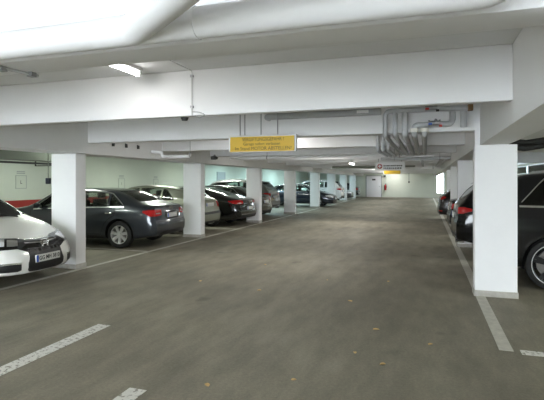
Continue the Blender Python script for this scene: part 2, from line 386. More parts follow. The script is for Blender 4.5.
valve(.12, 2.40, M['valve_blue'], M['valve_red'], 'valve with blue and red handles on the lower grey pipe')
for i, x in enumerate((-.90, -.80, -.70)):
    pipe(f'thinner grey pipe dropping in front of the fourth cross beam, {["left", "middle", "right"][i]} one of three', [(x, 9.5, 2.6), (x, 9.5, 2.215), (x, 11.85, 2.215)], .036)
pipe('white pipe running across under the fifth cross beam', [(-5.15, 11.98, 2.235), (.2, 11.98, 2.235)], .045, M['pipe'])
pipe('grey pipe running across the lane beyond the five pipes', [(-1.2, 13.62, 2.235), (.66, 13.62, 2.235)], .05)
pipe('dark cable run across the lane in front of the white cross sign', [(-3.9, 20.4, 2.2), (-.4, 20.4, 2.2)], .05, M['duct'])
pipe('white pipe crossing the lane behind the white cross sign', [(-1.4, 19.8, 2.13), (.6, 19.8, 2.13)], .05, M['pipe'])
for i, (x, y) in enumerate(((-.1, 24.), (.47, 24.2))):
    pipe(f'grey pipe running away near the far right pillars, {["left", "right"][i]} one', [(x, 14.2, 2.24), (x, 24, 2.24)], .05)
# left pipe stub with elbow below the third beam
pipe('white pipe stub with an elbow under the left long beam', [(-5.95, 9.35, 2.26), (-5.95, 9.15, 2.26), (-5.6, 9.15, 2.24), (-5.6, 9.15, 2.14), (-4.9, 9.15, 2.14), (-4.9, 9.15, 2.2)], .035, M['pipe'], .05)
# conduits near the first lamp
for i, (x, y0) in enumerate(((-2.45, 1.6), )):
    e = empty('conduit', (-2.86, 1.95, ZB)); tag(e, 'thin grey conduit with clamps under the nearest beam at the left', 'conduit'); L0 = Vector((-2.86, 1.95, ZB))
    tubeobj('conduit_run', [R(-2.46, 2.1, ZB - .012), R(-2.41, 2.42, ZB - .012)], .010, M['conduit'], e, n=8)
    boxobj('clamp', R(-2.475, 2.17, ZB - .03), R(-2.435, 2.21, ZB), M['steel'], e); boxobj('clamp', R(-2.43, 2.35, ZB - .03), R(-2.39, 2.39, ZB), M['steel'], e)
e = empty('conduit', (-2.2, 4.4, ZS)); tag(e, 'thin conduit running along the ceiling and down the face of the broad beam', 'conduit'); L0 = Vector((-2.2, 4.4, ZS))
tubeobj('conduit_run', [R(-2.37, 2.6, ZS - .012), R(-2.37, 4.465, ZS - .012), R(-2.37, 4.465, ZB + .0)], .005, M['conduit'], e, .03, 8)
boxobj('clamp', R(-2.385, 3.6, ZS - .025), R(-2.355, 3.63, ZS), M['steel'], e)
boxobj('clamp', R(-2.385, 4.452, ZS - .08), R(-2.355, 4.48, ZS - .055), M['steel'], e)
boxobj('clamp', R(-2.385, 4.452, ZB + .08), R(-2.355, 4.48, ZB + .105), M['steel'], e)
e = empty('conduit', (-2.34, 4.55, ZB)); tag(e, 'small black sensor and cable loop under the broad beam', 'sensor'); L0 = Vector((-2.34, 4.55, ZB))
bm = bmesh.new(); cyl(bm, R(-2.52, 4.58, ZB), R(-2.52, 4.58, ZB - .035), .045, 14, .03); finish(bm, 'sensor_head', M['dark_metal'], e, 40)
tubeobj('cable_loop', [R(-2.36, 4.47, ZB + .04), R(-2.28, 4.46, ZB + .03), R(-2.2, 4.46, ZB - .0), R(-2.28, 4.46, ZB - .03), R(-2.34, 4.47, ZB + .0)], .005, M['steel'], e, .03, 8)
e.name = 'ceiling_sensor'
for i, (x) in enumerate((-5.72, -5.52, -5.32)):
    e = tag(empty('hook', (x, 7.6, ZB)), f'small black hanging socket below the left end of the third beam, {["left", "middle", "right"][i]} of three', 'socket')
    e.location = (LX1 + .03, 7.75 + .42 * i, 2.335)
    bm = bmesh.new(); cyl(bm, (0, 0, .02), (0, 0, -.05), .028, 12); cyl(bm, (-.03, 0, .03), (0, 0, .02), .01, 8); finish(bm, 'socket_body', M['dark_metal'], e, 40)
    e.name = 'wall_socket'
# security camera under the fourth beam
e = tag(empty('security_camera', (-5.35, 12.05, ZB)), 'small dark security camera under a beam above the second left pillar', 'camera')
e.location = (-5.72, 12.02, 2.33)
bm = bmesh.new(); cyl(bm, (0, .13, .0), (0, -.0, -.06), .03, 10); finish(bm, 'camera_arm', M['steel'], e, 40)
bm = bmesh.new(); box(bm, (-.02, -.09, -.13), (.13, .0, -.03), .015); cyl(bm, (.13, -.05, -.08), (.17, -.05, -.09), .035, 12); finish(bm, 'camera_body', M['dark_metal'], e, 40)

# hanging yellow sign
def hang_sign(lab, x0, x1, y, z0, z1, rods, rod_m):
    s = empty('hanging_sign', ((x0 + x1) / 2, y, z0)); tag(s, lab, 'sign'); w = (x1 - x0) / 2; h = z1 - z0
    bm = bmesh.new(); box(bm, (-w - .03, .0, -.012), (w + .03, .06, h + .025), .004); finish(bm, 'sign_case', M['tube_shell'], s)
    for rx in rods:
        bm = bmesh.new(); cyl(bm, (rx, .03, h + .02), (rx, .03, ZS - z0), .009, 8); finish(bm, 'hanger', rod_m, s)
    return s, w, h
s, w, h = hang_sign('yellow hanging warning sign with three lines of lettering', -2.93, -1.88, 6.80, 2.06, 2.29, (-.37, -.29, -.02, .25), M['steel'])
boxobj('sign_face', (-w, -.006, 0), (w, 0, h), M['yellow'], s)
text('sign_lettering', 'VERGIFTUNGSGEFAHR !', .075, M['yellow_ink'], s, (.02, -.0075, h * .80), (PI / 2, 0, 0), width=.68)
text('sign_lettering', 'Garage sofort verlassen', .065, M['yellow_ink'], s, (.0, -.0075, h * .50), (PI / 2, 0, 0), width=.60)
text('sign_lettering', 'Im Stand MOTOR ABSTELLEN!', .075, M['yellow_ink'], s, (.02, -.0075, h * .19), (PI / 2, 0, 0), width=.92)
# white sign with red disc
s, w, h = hang_sign('white hanging sign with a red disc and white cross', -1.68, -.70, 17.0, 1.985, 2.26, (-.4, .4), M['steel'])
boxobj('sign_face', (-w, -.006, 0), (w, 0, h), M['sign_white'], s)
bm = bmesh.new(); cyl(bm, (-w + .14, -.012, h / 2), (-w + .14, -.006, h / 2), .088, 24); finish(bm, 'red_disc', M['sign_red'], s, 40)
bm = bmesh.new(); box(bm, (-w + .08, -.016, h / 2 - .018), (-w + .20, -.012, h / 2 + .018)); box(bm, (-w + .122, -.016, h / 2 - .06), (-w + .158, -.012, h / 2 + .06)); finish(bm, 'white_cross', M['sign_white'], s)
for z in (.155, .07):
    bm = bmesh.new(); x = -w + .27
    while x < w - .09:
        l = random.uniform(.035, .075); box(bm, (x, -.009, z - .022), (x + l, -.006, z + .022)); x += l + .018
    finish(bm, 'blurred_lettering', M['ink'], s)
s, w, h = hang_sign('far yellow hanging sign behind the white one with the red disc', -2.42, -1.44, 29.55, 2.03, 2.26, (-.4, .4), M['steel'])
boxobj('sign_face', (-w, -.006, 0), (w, 0, h), M['yellow'], s)

# wall signs
def wall_sign(lab, y, z, glyph):
    s = empty('wall_sign', (XL, y, z), PI / 2); tag(s, lab, 'sign')
    boxobj('sign_face', (-.2, -.012, -.2), (.2, -.001, .2), M['wall_green'], s)
    bm = bmesh.new()
    for lo, hi in (((-.2, -.015, -.2), (.2, -.012, -.185)), ((-.2, -.015, .185), (.2, -.012, .2)), ((-.2, -.015, -.2), (-.185, -.012, .2)), ((.185, -.015, -.2), (.2, -.012, .2))): box(bm, lo, hi)
    finish(bm, 'sign_border', M['grey_frame'], s)
    text('sign_number', glyph, .15, M['ink'], s, (0, -.0135, -.01), (PI / 2, 0, 0))
    bm = bmesh.new()
    for zz in (.25, .30): box(bm, (-.15, -.006, zz), (.15, -.001, zz + .025))
    finish(bm, 'blurred_lettering', M['grey_frame'], s)
wall_sign('small square bay sign on the left wall above the red stripe', 11.0, 1.57, 'L')
wall_sign('small square bay sign on the left wall above the dark blue saloon', 15.9, 1.50, '1')
wall_sign('small square bay sign on the left wall above the olive silver car', 18.4, 1.48, '1')
# duct on the left wall, hanging control box
e = tag(empty('ventilation_duct', (-9.2, 2.5, 2.2)), 'dark flat duct and rails under the ceiling of the left bays', 'duct')
boxobj('duct_run', (-.25, -3, -.10), (.25, 7.6, .10), M['duct'], e)
boxobj('rail', (.3, -3, -.20), (.34, 7.6, -.16), M['dark_metal'], e)
boxobj('rail', (-.34, -3, -.16), (-.3, 7.6, -.12), M['dark_metal'], e)
for y in (-1.5, 1.5, 4.5, 7.): 
    bm = bmesh.new(); box(bm, (-.36, y, -.22), (-.34, y + .03, .59)); box(bm, (.34, y, -.22), (.36, y + .03, .59)); box(bm, (-.36, y, -.22), (.36, y + .03, -.20)); finish(bm, 'hanger', M['dark_metal'], e)
tag(boxobj('ventilation_duct', (1.5, 13.6, 2.08), (6.4, 14.0, 2.35), M['pipe_mid'], bevel=.01), 'flat grey duct crossing the right bays above the black off-roader', 'duct')
for i, (y, z, r) in enumerate(((9.0, 2.31, .05), (9.15, 2.22, .05), (9.3, 2.30, .04))):
    cb = tag(tubeobj('cable_run', [(1.3, y, z)] + [(1.3 + .35 * k, y, z - (.05 if k % 2 else .0)) for k in range(1, 14)] + [(6.4, y, z)], r, M['dark_metal'], None, .1, 10), f'dark drooping cable bundle high over the black off-roader, {["front", "lowest", "rear"][i]} one', 'cable')
    for hx in (2.35, 4.45): boxobj('cable_hanger', (hx - .01, y - .012, z - .02), (hx + .01, y + .012, ZS), M['steel'], cb)
e = tag(empty('pull_switch', (-8.5, 8.85, 2.0)), 'small dark blue switch box hanging on a cable left of the first pillar', 'switch')
bm = bmesh.new(); cyl(bm, (0, 0, -.33), (0, 0, .79), .012, 8); finish(bm, 'cable', M['duct'], e)
bm = bmesh.new(); box(bm, (-.05, -.04, -.47), (.05, .04, -.33), .012); finish(bm, 'switch_box', mat('dark_blue_plastic', (.015, .02, .045), .4), e)
e = tag(empty('pull_switch', (-1.4, 44, 2.3)), 'black switch hanging on a cable in front of the far wall', 'switch')
bm = bmesh.new(); cyl(bm, (0, 0, -.72), (0, 0, .49), .02, 8); finish(bm, 'cable', M['dark_metal'], e)
bm = bmesh.new(); box(bm, (-.07, -.06, -.88), (.07, .06, -.72), .02); finish(bm, 'switch_box', M['dark_metal'], e)
e = tag(empty('fire_extinguisher', (-3.74, YB - .12, .45)), 'red fire extinguisher on the far wall right of the white door', 'fire extinguisher')
bm = bmesh.new(); cyl(bm, (0, 0, .25), (0, 0, .72), .10, 16); cyl(bm, (0, 0, .72), (0, 0, .80), .10, 16, .04); finish(bm, 'cylinder', M['sign_red'], e, 50)
bm = bmesh.new(); cyl(bm, (0, 0, .80), (0, 0, .88), .03, 10); tube(bm, [(0, 0, .86), (.13, -.02, .84), (.13, -.02, .45)], .015, 8, .05); finish(bm, 'hose', M['black_plastic'], e, 50)
boxobj('wall_bracket', (-.05, .09, .4), (.05, .12, .7), M['dark_metal'], e)
tag(boxobj('speaker_box', (-3.9, YB - .12, 2.0), (-3.7, YB, 2.16), M['dark_metal'], bevel=.015), 'small black box high on the far wall above the extinguisher', 'box')

# dry leaves
for i in range(12):
    x, y = [(-.95, 6.2), (-.5, 5.1), (-.62, 4.35), (.05, 4.8), (-1.5, 7.4), (-2.3, 6.4), (-1.62, 3.3), (-1.0, 3.6), (-.55, 7.6), (-2.9, 8.4), (-.35, 4.15), (-3.4, 6.7)][i]
    bm = bmesh.new(); a = random.uniform(0, 6.28); L_ = random.uniform(.022, .04)
    vs = []
    for k in range(8):
        t = 2 * PI * k / 8; vs.append(bm.verts.new((L_ * math.cos(t), L_ * .5 * math.sin(t) * (1.2 - .5 * math.cos(t)), .006 + .010 * abs(math.sin(t)))))
    c = bm.verts.new((0, 0, .004))
    for k in range(8): bm.faces.new((vs[k], vs[(k + 1) % 8], c))
    o = finish(bm, 'fallen_leaf', M['leaf']); o.location = (x, y, 0); o.rotation_euler = (0, 0, a)
    tag(o, 'tiny dry brown leaf lying on the open lane floor', 'leaf', 'dry leaves scattered on the lane')

exec_cars = True

# ------------------------------------------------------------------ cars
def pchip(pts):
    X = np.array([p[0] for p in pts], float); Y = np.array([p[1] for p in pts], float)
    h = np.diff(X); d = np.diff(Y) / h; m = np.zeros(len(X))
    for i in range(1, len(X) - 1):
        if d[i - 1] * d[i] > 0:
            w1 = 2 * h[i] + h[i - 1]; w2 = h[i] + 2 * h[i - 1]; m[i] = (w1 + w2) / (w1 / d[i - 1] + w2 / d[i])
    m[0], m[-1] = d[0], d[-1]
    def f(x):
        x = min(max(x, X[0]), X[-1]); i = min(int(np.searchsorted(X, x, 'right')) - 1, len(h) - 1); t = (x - X[i]) / h[i]
        return float((1 + 2 * t) * (1 - t) ** 2 * Y[i] + t * (1 - t) ** 2 * h[i] * m[i] + t * t * (3 - 2 * t) * Y[i + 1] + t * t * (t - 1) * h[i] * m[i + 1])
    return f
LOWER = [(0, 0), (.55, 0), (.86, 0), (.94, .05), (.975, .15), (.995, .36), (1.0, .56), (.994, .76), (.980, .89), (.955, 1.0)]
HOOD = [(.93, .38), (.885, .60), (.80, .78), (.66, .89), (.48, .955), (.25, .99), (0, 1)]
CABIN = [(.925, .28), (.865, .55), (.80, .80), (.735, .925), (.60, .98), (.3, .997), (0, 1)]

class Car:
    def __init__(c, sp):
        c.sp = sp; c.L, c.W = sp['L'], sp['W']
        c.top, c.sh = pchip(sp['top']), pchip(sp['sh'])
        c.zb = pchip(sp.get('zb', [(0, .30), (.6, .22), (c.L - .7, .20), (c.L, .22)]))
        c.ri, c.fi = pchip(sp['rear']), pchip(sp['front'])
        c.pr = pchip([(0, sp.get('rw', .86)), (.10, .94), (.35, .985), (.9, 1.0), (c.L, 1.0)])
        f3 = sp.get('fpts', (sp.get('fw', .76), .87, .955)); c.pf = pchip([(0, f3[0]), (.10, f3[1]), (.35, f3[2]), (.95, 1.0), (c.L, 1.0)])
        c.root = None
    def hw(c, x): return c.W / 2 * min(c.pr(x), c.pf(c.L - x))
    def xs(c, x, z):
        D = .9
        a = max(0, 1 - x / D); b = max(0, 1 - (c.L - x) / D)
        return x + c.ri(z) * a * a * (3 - 2 * a) - c.fi(z) * b * b * (3 - 2 * b)
    def section(c, x):
        zt, zs, zb, w = c.top(x), c.sh(x), c.zb(x), c.hw(x); H = zt - zs
        t = min(max((H - .10) / .30, 0), 1); t = t * t * (3 - 2 * t)
        pts = [(w * a, zb + (zs - zb) * b) for a, b in LOWER]
        pts += [(w * (h[0] * (1 - t) + k[0] * t * .955 / .955), zs + H * (h[1] * (1 - t) + k[1] * t)) for h, k in zip(HOOD, CABIN)]
        fy = pchip(list(enumerate(p[0] for p in pts))); fz = pchip(list(enumerate(p[1] for p in pts)))
        n = (len(pts) - 1) * 2
        return [(max(0., fy(i / 2)), fz(i / 2)) for i in range(n + 1)]
    def shell(c):
        bm = bmesh.new(); L = c.L
        st = sorted(set([round(v, 4) for v in [0, .03, .07, .12, .19, .27, .36, .46, .58] + list(np.linspace(.7, L - .7, int((L - 1.4) / .1))) + [L - v for v in (.58, .46, .36, .27, .19, .12, .07, .03, 0)]]))
        rings = []
        for x in st:
            s = c.section(x); n = len(s)
            R_ = [bm.verts.new((c.xs(x, z), y, z)) for y, z in s]
            Lf = [R_[0]] + [bm.verts.new((c.xs(x, z), -y, z)) for y, z in s[1:-1]] + [R_[-1]]
            rings.append((R_, Lf, s))
        for (A, Al, _), (B, Bl, _) in zip(rings, rings[1:]):
            for i in range(len(A) - 1):
                for P, Q in ((A, B), (Al, Bl)):
                    vs = [P[i], P[i + 1], Q[i + 1], Q[i]]; vs = [v for k, v in enumerate(vs) if v not in vs[:k]]
                    if len(vs) > 2: bm.faces.new(vs)
        K = 9
        for ring, sg, bul in ((rings[0], -1, .07), (rings[-1], 1, .13)):
            A, Al, s = ring; rows = []
            for i, (y, z) in enumerate(s):
                if y < 1e-5: rows.append([A[i]] * (K + 1)); continue
                row = []
                for k in range(K + 1):
                    t = 1 - 2 * k / K
                    row.append(A[i] if k == 0 else Al[i] if k == K else bm.verts.new((A[i].co.x + sg * bul * (y / (c.W / 2)) ** 2 * (1 - t * t), y * t, z + (0))))
                rows.append(row)
            for P, Q in zip(rows, rows[1:]):
                for k in range(K):
                    vs = [P[k], P[k + 1], Q[k + 1], Q[k]]; vs = [v for j, v in enumerate(vs) if v not in vs[:j]]
                    if len(vs) > 2:
                        try: bm.faces.new(vs)
                        except ValueError: pass
        bmesh.ops.remove_doubles(bm, verts=bm.verts, dist=1e-5)
        bmesh.ops.recalc_face_normals(bm, faces=bm.faces)
        return bm
    # ----- projected patches
    def ray(c, frame, u, v):
        k = frame[0]
        if k == 'side': return Vector((u, frame[1] * 3, v)), Vector((0, -frame[1], 0))
        if k == 'front': return Vector((c.L + 3, u, v)), Vector((-1, 0, 0))
        if k == 'rear': return Vector((-3, u, v)), Vector((1, 0, 0))
        if k == 'top': return Vector((u, v, 3)), Vector((0, 0, -1))
        if k == 'fc':   # front corner: u towards the centre line
            s = frame[1]; th = math.radians(frame[2] if len(frame) > 2 else 45); d = Vector((math.cos(th), s * math.sin(th), 0)); U = Vector((math.sin(th), -s * math.cos(th), 0))
            a = Vector((c.L - .12, s * c.W * .42, 0)); return a + d * 3 + U * u + Vector((0, 0, v)), -d
        if k == 'rc':
            s = frame[1]; th = math.radians(frame[2] if len(frame) > 2 else 45); d = Vector((-math.cos(th), s * math.sin(th), 0)); U = Vector((-math.sin(th), -s * math.cos(th), 0))
            a = Vector((.1, s * c.W * .43, 0)); return a + d * 3 + U * u + Vector((0, 0, v)), -d
    def hit(c, frame, u, v):
        o, d = c.ray(frame, u, v); h = c.bvh.ray_cast(o, d)
        return (h[0], h[1], d) if h[0] is not None else None
    def patch(c, name, frame, cols, m, off=.004, thick=.02, nu=None, nv=6, parent=None):
        cols = sorted(cols); U = [k[0] for k in cols]
        nu = nu or max(4, int((U[-1] - U[0]) / .05)); us = sorted(set([round(x, 4) for x in list(np.linspace(U[0], U[-1], nu + 1)) + U]))
        g = {}; bm = bmesh.new()
        for i, u in enumerate(us):
            lo = float(np.interp(u, U, [k[1] for k in cols])); hi = float(np.interp(u, U, [k[2] for k in cols]))
            for j in range(nv + 1):
                h = c.hit(frame, u, lo + (hi - lo) * j / nv)
                if h:
                    n = h[1] if h[1].dot(h[2]) < 0 else -h[1]
                    p = h[0] + (n * .6 - h[2] * .4).normalized() * off
                    g[i, j] = (bm.verts.new(p), bm.verts.new(p + h[2] * thick))
        fs = [(i, j) for i in range(len(us) - 1) for j in range(nv) if all(k in g for k in ((i, j), (i + 1, j), (i + 1, j + 1), (i, j + 1)))]
        cnt = {}
        for i, j in fs:
            q = [(i, j), (i + 1, j), (i + 1, j + 1), (i, j + 1)]
            bm.faces.new([g[k][0] for k in q]); bm.faces.new([g[k][1] for k in q][::-1])
            for a, b in zip(q, q[1:] + q[:1]): cnt.setdefault(frozenset((a, b)), []).append((a, b))
        for e in cnt.values():
            if len(e) == 1:
                a, b = e[0]; bm.faces.new((g[b][0], g[a][0], g[a][1], g[b][1]))
        lone = [v for v in bm.verts if not v.link_faces]
        bmesh.ops.delete(bm, geom=lone, context='VERTS')
        bmesh.ops.remove_doubles(bm, verts=bm.verts, dist=1e-6)
        return c.add(bm, name, m, parent, 35)
    def add(c, bm, name, m, parent=None, smooth=35):
        o = finish(bm, name, m, None, smooth)
        if parent is not None: o.parent = parent
        else: o.parent = c.root; o.location = (-c.L / 2, 0, 0)
        return o
    # ----- outlines
    def win_cols(c, x0, x1, top=.80, lo=.035, s0=0., s1=0.):
        xs_ = np.linspace(x0, x1, 9); out = []
        for x in xs_:
            zl = c.sh(x) + lo; zh = c.sh(x) + top * (c.top(x) - c.sh(x))
            if s0: zh = min(zh, zl + .02 + (x - x0) / s0)
            if s1: zh = min(zh, zl + .02 + (x1 - x) / s1)
            out.append((float(x), zl, max(zh, zl + .015)))
        return out
    def trap(c, zl, zh, wb, wt):
        return [(-wb, zl, zl + .03), (-wt, zl, zh), (0, zl, zh), (wt, zl, zh), (wb, zl, zl + .03)]
    def grow(c, cols, g):
        out = [[u, a - g, b + g] for u, a, b in cols]; out[0][0] -= g; out[-1][0] += g; return [tuple(k) for k in out]
    def prism(c, bm, cols, kind, a, b):
        loop = [(u, lo) for u, lo, hi in cols] + [(u, hi) for u, lo, hi in cols[::-1]]
        P = (lambda u, v, t: (u, t, v)) if kind == 'y' else (lambda u, v, t: (t, u, v))
        A = [bm.verts.new(P(u, v, a)) for u, v in loop]; B = [bm.verts.new(P(u, v, b)) for u, v in loop]
        fs = [bm.faces.new(A), bm.faces.new(B[::-1])]
        for i in range(len(A)): fs.append(bm.faces.new((A[i], B[i], B[(i + 1) % len(A)], A[(i + 1) % len(A)])))
        for f in fs: f.material_index = 1
    def build(c, label, group, pm, loc, rz, cat='car', name='car'):
        sp = c.sp; L, W = c.L, c.W; c.pm = pm
        c.root = empty(name, (loc[0], loc[1], 0), rz); tag(c.root, label, cat, group)
        bm = c.shell(); c.bvh = BVHTree.FromBMesh(bm)
        body = finish(bm, 'body', [pm, M['liner']], None, 28, False)
        # cavity, window and arch cutters
        cut = []
        x0, x1 = sp['cabin']; bm = bmesh.new(); prev = None; rings = []
        for x in np.linspace(x0, x1, 26):
            s = c.section(x); zs = c.sh(x); up = [(y, z) for y, z in s if z >= zs - 1e-6]
            w = c.hw(x); k = (w - .085) / w; zf = sp.get('zf', .70)
            pr = [(0, zf), (w * .955 - .085, zf)] + [(y * k, max(z - .055, zf + .02)) for y, z in up]
            pr[-1] = (0, pr[-1][1])
            rings.append([bm.verts.new((x, y, z)) for y, z in pr] + [bm.verts.new((x, -y, z)) for y, z in pr[1:-1][::-1]])
        n = len(rings[0])
        for A, B in zip(rings, rings[1:]):
            for i in range(n): bm.faces.new((A[i], A[(i + 1) % n], B[(i + 1) % n], B[i]))
        bm.faces.new(rings[0]); bm.faces.new(rings[-1][::-1])
        for f in bm.faces: f.material_index = 1
        cut.append(finish(bm, 'cut', [pm, M['liner']]))
        bm = bmesh.new()
        for wdef in sp['windows']: c.prism(bm, c.win_cols(*wdef), 'y', -2, 2)
        ws = c.trap(*sp['screen']); c.prism(bm, ws, 'x', (x0 + x1) / 2, L + 1)
        cut.append(finish(bm, 'cut', [pm, M['liner']]))
        bm = bmesh.new(); rw = c.trap(*sp['rearwin']); c.prism(bm, rw, 'x', -1, (x0 + x1) / 2 - .1)
        cut.append(finish(bm, 'cut', [pm, M['liner']]))
        bm = bmesh.new(); Rw = sp['R']
        for xw in sp['wheels']:
            for s in (-1, 1):
                cyl(bm, (xw, s * (W / 2 - .29), Rw + .01), (xw, s * (W / 2 + .3), Rw + .01), Rw + sp.get('gap', .045), 36, mi=1)
        cut.append(finish(bm, 'cut', [pm, M['liner']]))
        for k in cut:
            md = body.modifiers.new('b', 'BOOLEAN'); md.operation = 'DIFFERENCE'; md.solver = 'EXACT'; md.object = k
        dg = bpy.context.evaluated_depsgraph_get(); me = bpy.data.meshes.new_from_object(body.evaluated_get(dg)); 
        body.modifiers.clear(); body.data = me; me.name = 'body'
        me.set_sharp_from_angle(angle=math.radians(28))
        for k in cut: bpy.data.objects.remove(k)
        body.parent = c.root; body.location = (-L / 2, 0, 0)
        c.body = body
        g_side, g_rear = sp.get('glass', ('glass', 'glass'))
        for i, wdef in enumerate(sp['windows']):
            for s in (-1, 1):
                c.patch('side_window', ('side', s), c.grow(c.win_cols(*wdef), .014), M[g_rear if i == 0 else g_side], -.008, .004)
        c.patch('windscreen', ('front',), c.grow(ws, .014), M['glass'], -.008, .004, nv=10)
        c.patch('rear_window', ('rear',), c.grow(rw, .014), M[g_rear], -.008, .004, nv=10)
        if sp.get('chrome'):
            a, b = sp['windows'][0][0], sp['windows'][-1][1]
            for s in (-1, 1):
                c.patch('window_trim', ('side', s), [(float(x), c.sh(x) + .0, c.sh(x) + .028) for x in np.linspace(a - .03, b + .03, 20)], M['chrome'], .006, .012, nv=1)
                cols = [k for wd_ in sp['windows'] for k in c.win_cols(*wd_)]
                c.patch('window_trim', ('side', s), [(u, hi, hi + .022) for u, lo, hi in sorted(cols)], M['chrome'], .006, .012, nv=1)
        # doors
        for (da, db) in sp['doors']:
            for s in (-1, 1):
                cols = []
                for x in np.linspace(da, db, 13):
                    lo = c.zb(x) + .12
                    for xw in sp['wheels']:
                        q = (Rw + .14) ** 2 - (x - xw) ** 2
                        if q > 0: lo = max(lo, Rw + math.sqrt(q))
                    cols.append((float(x), lo, max(c.sh(x) - .012, lo + .05)))
                d = c.patch('door', ('side', s), cols, pm, .003, .008, nv=10)
                for cc in (cols[0], cols[-1]):
                    c.patch('door_gap', ('side', s), [(cc[0] - .007, cc[1], cc[2]), (cc[0] + .007, cc[1], cc[2])], M['liner'], .0045, .01, nv=10, parent=d)
                c.patch('door_gap', ('side', s), [(u, v - .007, v + .007) for u, v, _ in cols], M['liner'], .0045, .01, nv=1, parent=d)
                hx, hz = da + .14, c.sh(da + .14) - .13
                h = c.hit(('side', s), hx, hz)
                if h:
                    bm = bmesh.new(); y = h[0].y; box(bm, (hx - .09, y - .01, hz - .016), (hx + .09, y + .01, hz + .016), .008)
                    bmesh.ops.translate(bm, vec=(0, s * .022, 0), verts=bm.verts)
                    box(bm, (hx - .085, y - .02, hz - .01), (hx - .06, y + .02, hz + .01)); box(bm, (hx + .06, y - .02, hz - .01), (hx + .085, y + .02, hz + .01))
                    c.add(bm, 'door_handle', M['chrome'] if sp.get('chrome') else pm, d)
        # sills
        for s in (-1, 1):
            a, b = sp['wheels'][0] + Rw + .1, sp['wheels'][1] - Rw - .1
            c.patch('sill_trim', ('side', s), [(a, c.zb(a) + .005, c.zb(a) + .09), (b, c.zb(b) + .005, c.zb(b) + .09)], M['black_plastic'], .006, .02)
        # mirrors
        mx = sp['mirror']
        for s in (-1, 1):
            bm = bmesh.new(); g = bmesh.ops.create_icosphere(bm, subdivisions=2, radius=1)
            for v in g['verts']:
                q = v.co; v.co = Vector((mx + .085 * q.x * (1 if q.x > 0 else .5), s * (c.hw(mx) * .955 + .12) + .115 * q.y, c.sh(mx) + .10 + .075 * q.z))
            mo = c.add(bm, 'side_mirror', pm)
            bm = bmesh.new(); cyl(bm, (mx + .02, s * (c.hw(mx) * .955 - .05), c.sh(mx) + .03), (mx + .01, s * (c.hw(mx) * .955 + .08), c.sh(mx) + .06), .022, 8); c.add(bm, 'mirror_arm', M['black_plastic'], mo)
        c.seats(); c.wheels(); 
        sp['detail'](c)
        return c
    def seats(c):
        sp = c.sp; zf = sp.get('zf', .70)
        for s in (-1, 1):
            x = sp['seat'][0]; bm = bmesh.new(); box(bm, (x - .08, s * .37 - .24, zf + .01), (x + .06, s * .37 + .24, 1.12 + sp.get('sz', 0)), .05)
            st = c.add(bm, 'front_seat', M['seat'])
            bm = bmesh.new(); box(bm, (x - .12, s * .37 - .13, 1.14 + sp.get('sz', 0)), (x - .0, s * .37 + .13, 1.29 + sp.get('sz', 0)), .045); c.add(bm, 'headrest', M['seat'], st)
        x = sp['seat'][1]; bm = bmesh.new(); box(bm, (x - .08, -.62, zf + .01), (x + .06, .62, 1.02 + sp.get('sz', 0)), .05)
        rb = c.add(bm, 'rear_bench', M['seat'])
        for y in (-.36, .36):
            bm = bmesh.new(); box(bm, (x - .08, y - .13, 1.03 + sp.get('sz', 0)), (x + .03, y + .13, 1.15 + sp.get('sz', 0)), .045); c.add(bm, 'headrest', M['seat'], rb)
        bm = bmesh.new(); xd = sp['dash']; y = .40
        n = 20; R_ = .18; pth = [(xd - .08 * math.sin(a) - .1, y + R_ * math.cos(a), c.sh(xd) + .05 + R_ * math.sin(a)) for a in np.linspace(0, 2 * PI, n + 1)]
        tube(bm, pth, .015, 8); c.add(bm, 'steering_wheel', M['black_plastic'])
